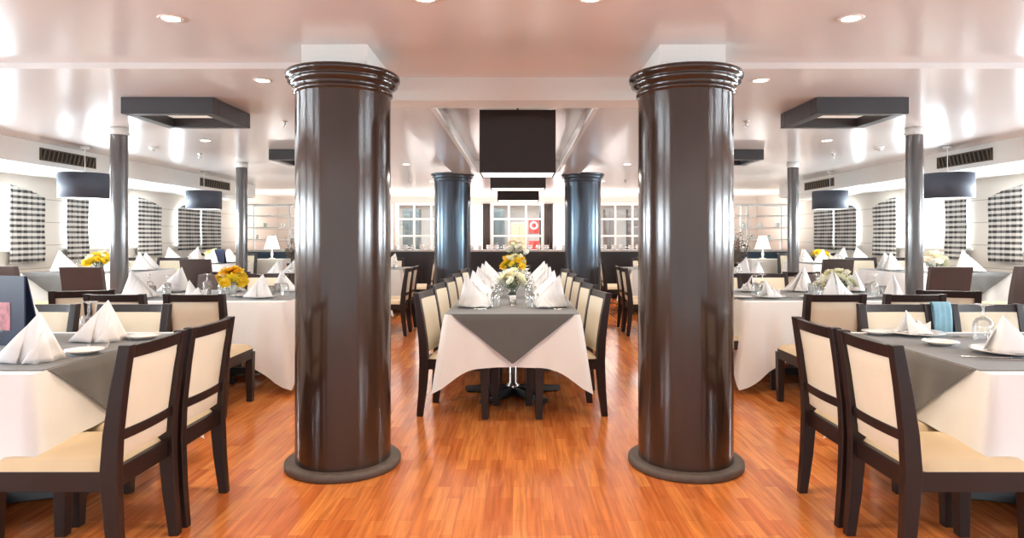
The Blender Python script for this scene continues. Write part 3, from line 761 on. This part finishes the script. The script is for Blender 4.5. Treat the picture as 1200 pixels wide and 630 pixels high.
# ---------------- side tables
def mirror(side): return -1 if side == 'left' else 1
for side in ('left', 'right'):
    sx = mirror(side)
    def X(a): return sx * a
    def span(a, b): return tuple(sorted((sx * a, sx * b)))
    end = 1 if side == 'left' else 3       # index of the cloth side facing the aisle
    eflap = 'r' if side == 'left' else 'l'
    inward = PI / 2 if side == 'left' else -PI / 2     # rz of an aisle-side chair facing the table
    # T1 ------------------------------------------------------------
    nm = 'the nearest %s table' % side
    x0, x1 = span(1.98, 4.6)
    star_table((x0 + x1) / 2, 3.27, 2.62, 1.2, ZT, 0, 'big table with white and grey cloths in the %s foreground' % side)
    dr = [.36, .36, .285, .36]; dr[end] = .30
    tablecloth(x0, x1, 2.67, 3.87, ZT, dr, (.45, .32, .66, .4) if sx < 0 else (.32, .45, .4, .66), 'white tablecloth on ' + nm, seed=5 + sx, fl=.035, cd=.17, amp=.003)
    e0, e1 = span(1.983, 4.59)
    overlay(e0, e1, 2.74, 3.80, ZT, [(eflap, 2.76, 3.70, .37, sx * 1.983)], 'dark grey overlay on %s, point hanging over the aisle end' % nm, fl=.03)
    chair(X(1.81), 2.745, inward, 'cream backed chair closest to the camera, aisle end of the nearest %s table' % side)
    chair(X(1.81), 3.235, inward, 'cream backed chair just behind the closest one, aisle end of %s' % nm)
    for k, x in enumerate((2.40, 2.98, 3.6)):
        chair(X(x), 3.80 if k < 2 else 3.9, PI, 'cream backed chair facing the camera across %s, %s from the aisle' % (nm, ('first', 'second', 'third')[k]))
    if side == 'left':
        sets = [(-2.17, 2.95, 0, 'near the front edge'), (-2.22, 3.52, 0, 'at the far aisle corner'), (-2.72, 3.62, 0, 'by the far edge behind the glasses')]
        for (x, y, kd, w) in sets:
            NK[0]((x, y, ZT + .0055), -.1 if x > -2.5 else .1, 'white pyramid folded napkin %s of %s' % (w, nm), 'napkin', sc=(1.15, 1.15, 1.1))
        SPL((-2.04, 3.58, ZT + .0055), 0, 'small white side plate at the far aisle corner of ' + nm, 'plate')
        SPL((-2.06, 3.12, ZT + .0055), 0, 'small white side plate by the aisle edge of ' + nm, 'plate')
        for (x, y, w) in ((-2.66, 3.40, 'left of two, beside the navy menu'), (-2.33, 3.56, 'right of two, between the napkins')):
            GB((x, y, ZT + .0055), 0, 'upturned stemmed wine glass %s on %s' % (w, nm), 'glass', sc=(1.2, 1.2, 1.05))
        KN((-2.10, 3.36, ZT + .0055), .5, 'steel table knife by the aisle edge of ' + nm, 'knife')
        FK((-2.16, 3.30, ZT + .0055), .5, 'steel table fork by the aisle edge of ' + nm, 'fork')
    else:
        for (x, y, kd, w) in ((2.30, 3.72, 2, 'at the far aisle corner'), (2.38, 3.12, 0, 'at the near aisle place')):
            PL((x, y, ZT + .0055), 0, 'white dinner plate %s of %s' % (w, nm), 'plate', sc=(1.15, 1.15, 1))
            NK[kd]((x, y, ZT + .016), .1 if kd else 2.9, 'pinkish white napkin on the plate %s of %s' % (w, nm), 'napkin', sc=(.95, .95, .88))
        SPL((2.22, 3.37, ZT + .0055), 0, 'small white side plate between the two big plates of ' + nm, 'plate')
        SPL((2.10, 3.74, ZT + .0055), 0, 'small white side plate at the far corner of ' + nm, 'plate')
        GB((2.55, 3.52, ZT + .0055), 0, 'upturned stemmed wine glass between the plates on ' + nm, 'glass', sc=(1.25, 1.25, 1.0))
        for k, (x, y, a) in enumerate(((2.50, 3.66, 1.2), (2.2, 3.02, 1.4))):
            KN((x, y, ZT + .0055), a, 'steel table knife %s %s' % (('beside the far plate of', 'beside the near plate of')[k], nm), 'knife')
            FK((x + .05, y - .06, ZT + .0055), a, 'steel table fork %s %s' % (('beside the far plate of', 'beside the near plate of')[k], nm), 'fork')
    # T2 ------------------------------------------------------------
    nm = 'the second %s table' % side
    x0, x1 = span(2.02, 3.7)
    star_table((x0 + x1) / 2, 6.3, 1.68, 1.3, ZT, 0, 'table with white and grey cloths behind the %s foreground column' % side)
    tablecloth(x0, x1, 5.65, 6.95, ZT, (.40, .38, .36, .38), .74, 'long white tablecloth with a deep hanging corner on ' + nm, seed=12 + sx, fl=.05, cd=.26, amp=.016)
    e0, e1 = span(2.023, 3.69)
    overlay(e0, e1, 5.82, 6.94, ZT, [(eflap, 5.95, 6.75, .33, sx * 2.023)], 'grey overlay across ' + nm, fl=.05, amp=.004)
    for k, x in enumerate((2.38, 2.97, 3.55)):
        chair(X(x), 5.12 if k < 2 else 5.45, 0 if k < 2 else -sx * .35, 'cream backed chair, back to camera, %s from the aisle at %s' % (('first', 'second', 'third')[k], nm))
    for k, x in enumerate((2.4, 2.95, 3.5)):
        chair(X(x), 7.30, PI, 'chair facing the camera behind %s, %s from the aisle' % (nm, ('first', 'second', 'third')[k]), dark=(k == 2))
    if side == 'right':
        chair(2.06, 5.95, -PI / 2, 'cream seated chair at the aisle end of the second right table, partly behind the column')
    for k, (x, y) in enumerate(((2.35, 5.98), (2.95, 5.98), (3.48, 5.98), (2.4, 6.68), (2.95, 6.72), (3.5, 6.68))):
        wh = 'at the %s place on the %s side of %s' % (('first', 'second', 'third')[k % 3], 'near' if k < 3 else 'far', nm)
        setting(X(x), y, ZT, (0 if k < 3 else PI) + (0 if sx < 0 else .6), wh, k=(0, 2, 1)[(k + (sx > 0)) % 3], full=(k < 3), nsc=1.05)
        TB((X(x) + .02, y + (.2 if k < 3 else -.2), ZT + .0055), 0, 'clear tumbler ' + wh, 'glass')
    bouquet(X(2.78 if sx < 0 else 3.14), 6.35, ZT + .005, ['yellow', 'orange', 'yellow'] if sx < 0 else ['creamfl', 'whitefl'], .24, .13 if sx < 0 else .16, 16 if sx < 0 else 26,
            'golden yellow flowers on the second left table' if sx < 0 else 'large round bunch of cream flowers on the second right table', vase='china' if sx < 0 else 'iron', seed=7 + sx, fr=.065 if sx < 0 else .055)
    # T5, T6 ---------------------------------------------------------
    for (ya, yb, nn, far) in ((8.75, 9.95, 'third', False), (11.3, 12.4, 'fourth', True)):
        nm = 'the %s %s table' % (nn, side)
        x0, x1 = span(2.02, 3.75)
        star_table((x0 + x1) / 2, (ya + yb) / 2, x1 - x0, yb - ya, ZT, 0, 'cloth covered table, %s in the row beside the %s aisle' % (nn, side))
        tablecloth(x0, x1, ya, yb, ZT, (.38, .38, .36, .38), .66, 'white tablecloth on ' + nm, seed=int(ya * 3) + sx, fl=.05, cd=.2)
        e0, e1 = span(2.023, 3.74)
        overlay(e0, e1, ya + .003, yb - .003, ZT, [(eflap, ya + .1, yb - .1, .33, sx * 2.023), ('n', e0 + .3, e0 + 1.2, .3, ya + .003)], 'grey overlay on ' + nm, fl=.05, amp=.004)
        for k, x in enumerate((2.4, 2.95, 3.5)):
            chair(X(x), ya - .48, 0, 'chair, back to camera, %s from the aisle at %s' % (('first', 'second', 'third')[k], nm), dark=(k == 1 and not far))
        for k, yy in enumerate((ya + .32, ya + .80)):
            chair(X(1.80), yy, inward, 'chair seen side on at the aisle end of %s, %s one' % (nm, ('nearer', 'farther')[k]))
        for k, x in enumerate((2.5, 3.1)):
            chair(X(x), yb + .33, PI, 'chair facing the camera beyond %s, %s from the aisle' % (nm, ('first', 'second')[k]))
        for k in range(6):
            x = 2.35 + .5 * (k % 3); y = ya + .28 if k < 3 else yb - .28
            wh = 'at the %s %s place of %s' % (('first', 'second', 'third')[k % 3], 'near' if k < 3 else 'far', nm)
            setting(X(x), y, ZT, (0 if k < 3 else PI), wh, k=(0, 1)[k % 2], full=False, nsc=1.1)
    # window tables -----------------------------------------------------
    ZP = ZT + .12
    for (ya, yb, nn) in ((8.0, 9.2, 'nearer'), (10.6, 11.8, 'farther')):
        nm = 'the %s %s window table' % (nn, side)
        x0, x1 = span(4.85, 6.18)
        star_table((x0 + x1) / 2, (ya + yb) / 2, x1 - x0, yb - ya, ZP, .12, 'cloth covered table beside the %s windows, %s of two' % (side, nn))
        tablecloth(x0, x1, ya, yb, ZP, (.34, .34, .34, .34), .6, 'white tablecloth on ' + nm, seed=int(ya * 7) + sx, fl=.04, cd=.2)
        e0, e1 = span(4.853, 6.177)
        overlay(e0, e1, ya + .003, yb - .003, ZP, [('n', *(span(5.05, 6.1)), .32, ya + .003)], 'grey overlay with a hanging point on ' + nm, fl=.04)
        for k, x in enumerate((4.68 if ya < 9 else 4.75, 5.62)):
            chair(X(x), ya - .50 - .2 * (k == 0), 0 if k == 0 else sx * .3, 'dark leather backed chair, %s, before %s' % (('aisle side', 'wall side')[k], nm), z=.12, dark=True)
        for k, x in enumerate((5.2, 5.85)):
            chair(X(x), yb + .30, PI, 'chair facing the camera beyond %s, %s' % (nm, ('aisle one', 'wall one')[k]), z=.12)
        for k, (x, y) in enumerate(((5.1, ya + .25), (5.75, ya + .25), (5.1, yb - .25), (5.75, yb - .25), (4.98, ya + .6))):
            wh = 'at %s of %s' % (('the near aisle place', 'the near wall place', 'the far aisle place', 'the far wall place', 'the aisle end'), nm) if False else 'at %s of %s' % (('the near aisle place', 'the near wall place', 'the far aisle place', 'the far wall place', 'the aisle end')[k], nm)
            setting(X(x), y, ZP, 0 if k < 2 else PI, wh, k=(0, 1)[k % 2], full=False, nsc=1.15)
    bouquet(X(5.5), 8.55, ZP + .005, ['yellow', 'yellow', 'creamfl'] if sx < 0 else ['creamfl', 'whitefl', 'blush'], .23, .15, 22,
            'yellow flowers in a glass vase on the nearer left window table' if sx < 0 else 'pale yellow and ivory flowers on the nearer right window table', seed=20 + sx, fr=.06)
    bouquet(X(5.25), 11.2, ZP + .005, ['yellow', 'creamfl'], .22, .13, 16,
            'small yellow flowers on the farther %s window table' % side, seed=30 + sx, fr=.055)

# menus, cloth
def menu(x, y, z, w, h, rz, label, pic=True):
    e = empty('menu_card', (x, y, z), rz); tag(e, label, 'menu')
    a = MB(); a.box(-w / 2, w / 2, -.004, .004, 0, h); a.build('cover', M['menu'], e)
    b = MB(); b.add([(-w / 2, .004, 0), (w / 2, .004, 0), (w / 2, .09, 0), (-w / 2, .09, 0)], [(0, 1, 2, 3)])
    b2 = MB(); b2.add([(-w / 2, .09, 0), (w / 2, .09, 0), (w / 2, .006, h), (-w / 2, .006, h), (-w / 2, .096, 0), (w / 2, .096, 0), (w / 2, .012, h), (-w / 2, .012, h)],
                      [(0, 1, 2, 3), (7, 6, 5, 4), (0, 4, 5, 1), (1, 5, 6, 2), (2, 6, 7, 3), (3, 7, 4, 0)]); b2.build('stand', M['menu'], e)
    if pic:
        p = MB(); p.box(-w * .36, w * .05, -.0065, -.0042, h * .22, h * .62); p.build('picture', M['menupic'], e)
menu(-2.60, 3.35, ZT + .006, .20, .36, -.25, 'tall navy menu card standing at the left edge of the nearest left table')
menu(-5.0, 10.9, ZT + .126, .16, .24, 0, 'small navy menu card standing on the farther left window table', pic=False)
mb = MB()
def drape(u, v):
    s = v * 1.0
    if v < .5: return (2.69 + .09 * (u - .5) * 2 * .5, 4.115 - .05 + .05 * 0, .55 + .40 * v * 2 + 0 * u)
    return (2.69 + .09 * (u - .5), 4.065 + .10 * 1 * (v - .5) * .9, .95 - (v - .5) * .6)
# a pale blue folded cloth hanging over the first far chair backs on the right
cl = MB(); cl.grid(lambda u, v: (2.62 + .11 * u, 4.035 + .075 * (1 - math.cos(v * PI)) / 2 * 1.0 + .004 * math.sin(u * 20), .66 + .285 * math.sin(v * PI) ** .35), 10, 24)
tag(cl.build('folded_cloth', M['bluecloth'], solid=.004), 'pale blue folded cloth draped between two chairs at the nearest right table', 'cloth')

# ------------------------------------------------------------------ buffet counters at the back
def counter(x0, x1, y0, y1, h, label, front='buffet'):
    e = empty('buffet_counter', ((x0 + x1) / 2, (y0 + y1) / 2, 0)); tag(e, label, 'counter'); w, d = (x1 - x0) / 2, (y1 - y0) / 2
    MB().box(-w + .03, w - .03, -d + .04, d - .03, .08, h - .04).build('cabinet', M[front], e)
    MB().box(-w + .05, w - .05, -d + .10, d - .05, 0, .08).build('plinth', M['iron'], e)
    MB().box(-w, w, -d, d, h - .04, h).build('countertop', M['stone'], e, bevel=.004)
    n = max(2, int((x1 - x0) / .7))
    for k in range(n):
        a = -w + .05 + (2 * w - .1) * k / n; b = -w + .05 + (2 * w - .1) * (k + 1) / n
        MB().box(a + .01, b - .01, -d + .025, -d + .04, .12, h - .08).build('door', M[front], e, bevel=.003)
HC = 1.075
counter(-2.85, 2.85, 14.3, 15.0, HC, 'long dark buffet counter with grey top across the back of the room')
counter(-6.0, -3.1, 14.0, 14.8, HC, 'dark blue serving counter at the far left under glass shelves', 'bluefront')
counter(3.1, 6.0, 14.0, 14.8, HC, 'dark blue serving counter at the far right under glass shelves', 'bluefront')
def mk_cup():
    e = empty('stacked_cups')
    MB().lathe([(.03, 0), (.05, .045), (.052, .06), (.046, .062), (.03, .02), (0, .02)], 16).build('cup', M['china'], e)
    o = MB().lathe([(.028, 0), (.048, .045), (.050, .06), (.044, .062), (.028, .02), (0, .02)], 16).build('cup', M['china'], e, loc=(0, 0, .045))
    return e
CP = Proto(mk_cup())
for k in range(30):
    x = -2.7 + 5.4 * k / 29; row = k % 2
    CP((x, 14.42 + .12 * row, HC), 0, 'pair of stacked white cups in the row on the long back counter', 'cups', 'stacked white cups on the back counter')
def mk_jug():
    e = empty('glass_carafe')
    MB().lathe([(0, .003), (.05, .003), (.055, .08), (.03, .16), (.038, .20)], 20, caps=False).build('body', M['glass'], e)
    MB().lathe([(.0, .004), (.048, .004), (.053, .07), (.0, .07)], 20, caps=False).build('drink', M['china'], e)
    return e
JG = Proto(mk_jug())
for sx, s in ((-1, 'left'), (1, 'right')):
    for k in range(6):
        JG((sx * (3.3 + .42 * k), 14.2, HC), 0, 'glass carafe of milk standing on the %s serving counter' % s, 'carafe', 'carafes on the %s serving counter' % s)
    e = empty('glass_shelf_unit', (sx * 4.55, 14.45, HC)); tag(e, 'white framed glass shelving on the far %s serving counter' % s, 'shelves')
    f = MB()
    for x in (-1.4, -.45, .5, 1.4):
        for y in (-.2, .2): f.box(x - .018, x + .018, y - .018, y + .018, 0, 1.0)
    for y in (-.2, .2):
        f.box(-1.4, 1.4, y - .018, y + .018, .97, 1.01)
    f.build('frame', M['whitepaint'], e)
    for z in (.22, .48, .74):
        g = MB(); g.box(-1.4, 1.4, -.2, .2, z, z + .012); g.build('shelf', M['shelfglass'], e)
        g = MB(); g.box(-1.4, 1.4, -.212, -.2, z - .01, z + .022); g.build('shelf_edge', M['whitepaint'], e)
    for k in range(14):
        zz = HC + (.232, .492)[k % 2]; x = sx * 4.55 - 1.25 + 2.5 * k / 13
        if k % 3 == 0: TB((x, 14.45, zz), 0, 'clear tumbler on the %s glass shelves' % s, 'glass', 'tumblers on the %s glass shelves' % s)
        else: CP((x, 14.45, zz), 0, 'pair of white cups on the %s glass shelves' % s, 'cups', 'cups on the %s glass shelves' % s)
    # table lamp and dry plant on a side cabinet
    e = empty('side_cabinet', (sx * 5.35, 12.95, .12)); tag(e, 'pale cabinet by the %s wall carrying a lamp and dry foliage' % s, 'cabinet')
    MB().box(-.75, .75, -.22, .22, 0, .80).build('body', M['whitepaint'], e, bevel=.005)
    for q in (-1, 0, 1): MB().box(q * .49 - .235, q * .49 + .235, -.235, -.22, .04, .76).build('door', M['whitepaint'], e, bevel=.003)
    e = empty('table_lamp', (sx * 4.88, 12.9, .92)); tag(e, 'table lamp with lit white cone shade near the far %s curtain' % s, 'lamp')
    MB().lathe([(.07, 0), (.07, .015), (.015, .03), (.03, .10), (.012, .16), (.012, .26)], 20).build('base', M['whitepaint'], e)
    MB().lathe([(.15, .20), (.07, .46), (.066, .46), (.146, .20)], 28, caps=False).build('shade', M['shadelit'], e)
    e = empty('dried_plant', (sx * 4.50 - 0, 13.35, .12)); tag(e, 'bushy dry brown plant in a pot before the %s serving counter' % s, 'plant')
    MB().lathe([(.16, 0), (.2, .35), (.22, .40), (.19, .40), (.17, .34), (0, .33)], 24).build('pot', M['iron'], e)
    rnd = random.Random(50 + sx); b = MB(); b.smooth = True
    tw = MB()
    for k in range(60):
        a = rnd.uniform(0, 2 * PI); q = rnd.uniform(.05, .30); h = rnd.uniform(.65, 1.35); d = Vector((math.cos(a) * q, math.sin(a) * q, h)); o0 = Vector((d.x * .2, d.y * .2, .33))
        tw.tube(o0, d, .004, 4)
        for j in range(7):
            p = o0 + (d - o0) * rnd.uniform(.35, 1); v = Vector((rnd.uniform(-1, 1), rnd.uniform(-1, 1), rnd.uniform(-.3, 1))).normalized() * .07; s2 = v.orthogonal().normalized() * .016
            b.add([p, p + v * .5 + s2, p + v, p + v * .5 - s2], [(0, 1, 2, 3)])
    tw.build('stems', M['twig'], e); b.build('foliage', M['twig'], e)

# things in the room behind the interior windows
def cabinet(x, y, w, d, h, m, label, name='tall_cabinet'):
    e = empty(name, (x, y, 0)); tag(e, label, 'cabinet')
    MB().box(-w / 2, w / 2, -d / 2, d / 2, 0, h).build('body', M[m], e, bevel=.01)
    for s in (-1, 1): MB().box(min(s * .01, s * (w / 2 - .02)), max(s * .01, s * (w / 2 - .02)), -d / 2 - .02, -d / 2, .05, h - .05).build('door', M[m], e, bevel=.005)
cabinet(.05, 19.6, .5, .4, 1.78, 'tan', 'tan wooden cabinet seen through the middle back window')
cabinet(-.70, 19.6, .6, .4, 2.2, 'backdark', 'dark cabinet seen through the left panes of the middle back window')
cabinet(-3.2, 19.6, .5, .4, 2.2, 'backdark', 'dark cabinet seen through the left back window')
cabinet(2.75, 19.6, .3, .4, 2.2, 'curtain', 'brown cabinet seen through the right back window, left one')
cabinet(3.45, 19.6, .3, .4, 2.2, 'curtain', 'brown cabinet seen through the right back window, right one')
cabinet(.50, 19.5, .35, .3, 1.25, 'red', 'low red cabinet seen through the middle back window', 'low_cabinet')
mb = MB(); n = 12
mb.grid(lambda u, v: (.62 + .35 * u, 18.6 + .02 * math.sin(u * 4 * 2 * PI), .6 + 1.75 * v), 24, 3)
tag(mb.build('curtain', M['backdark'], solid=.005), 'dark blue curtain behind the right panes of the middle back window', 'curtain')
e = empty('fire_hose_reel', (.50, 20.28, 1.72)); tag(e, 'round red hose reel on the wall seen through the middle back window', 'hose reel')
MB().box(-.16, .16, -.02, .02, -.24, .24).build('back_plate', M['red'], e)
ring = MB(); ring.grid(lambda u, v: ((.1 + .03 * math.cos(v * 2 * PI)) * math.cos(u * 2 * PI), -.04 + .02 * math.sin(v * 2 * PI), (.1 + .03 * math.cos(v * 2 * PI)) * math.sin(u * 2 * PI)), 24, 8)
ring.build('reel', M['whitepaint'], e)

# ------------------------------------------------------------------ light
w = bpy.data.worlds.new('World'); scene.world = w; w.use_nodes = True
nt = w.node_tree; N, L = nt.nodes, nt.links; bg = N['Background']
tc = N.new('ShaderNodeTexCoord'); sp = N.new('ShaderNodeSeparateXYZ'); L.new(tc.outputs['Generated'], sp.inputs[0])
cr = N.new('ShaderNodeValToRGB'); L.new(sp.outputs['Z'], cr.inputs[0])
cr.color_ramp.elements[0].position = 0; cr.color_ramp.elements[0].color = (.72, .80, .82, 1)
cr.color_ramp.elements[1].position = .25; cr.color_ramp.elements[1].color = (.82, .92, 1, 1)
L.new(cr.outputs[0], bg.inputs[0]); bg.inputs[1].default_value = 1.25

def area(name, loc, rot, sx_, sy_, power, col=(1, 1, 1), spread=180):
    l = bpy.data.lights.new(name, 'AREA'); l.shape = 'RECTANGLE'; l.size = sx_; l.size_y = sy_; l.energy = power; l.color = col; l.spread = R(spread)
    o = bpy.data.objects.new(name, l); COL.objects.link(o); o.location = loc; o.rotation_euler = rot; return o
for sx in (-1, 1):
    for (a, b) in WIN:
        area('daylight', (sx * (XW + .5), (a + b) / 2, 1.5), (0, sx * R(112), 0), .8, (b - a), 130 if a < 5 else 200, (.86, .93, 1), 160)
for (x, y, z, wd, p) in ((.02, 5.6, 1.875, .55, 7), (.02, 7.95, 1.925, .6, 7), (.02, 10.4, 1.92, .6, 7), (-5.02, 7.55, 1.79, .5, 12), (5.02, 7.55, 1.79, .5, 12), (-5.02, 10.4, 1.79, .5, 12), (5.02, 10.4, 1.79, .5, 12)):
    area('pendant_glow', (x, y, z), (0, 0, 0), wd, wd * .7, p, (1, .9, .76))
for x_, w_ in ((-4.5, 2.6), (0, 5.2), (4.5, 2.6)):
    area('added_ceiling_fill', (x_, 15.25, 1.06), (PI, 0, 0), w_, .35, 23 * w_, (1, .98, .96))  # added fill lamps behind the counter, only to whiten the rear ceiling
area('back_room_light', (0, 18.8, 2.38), (0, 0, 0), 10, 1, 300, (.95, 1, 1))

# ------------------------------------------------------------------ camera
cd = bpy.data.cameras.new('camera'); cam = bpy.data.objects.new('camera', cd); COL.objects.link(cam)
cam.location = (.03, 0, 1.35); cam.rotation_euler = (PI / 2, 0, 0)
cd.sensor_width = 36; cd.lens = 760 / 1200 * 36; cd.shift_x = -8 / 1200; cd.shift_y = -37 / 1200
cd.clip_start = .05; cd.clip_end = 300
scene.camera = cam
scene.view_settings.view_transform = 'Standard'
scene.view_settings.look = 'None'
scene.view_settings.exposure = .65
scene.view_settings.gamma = 1.0
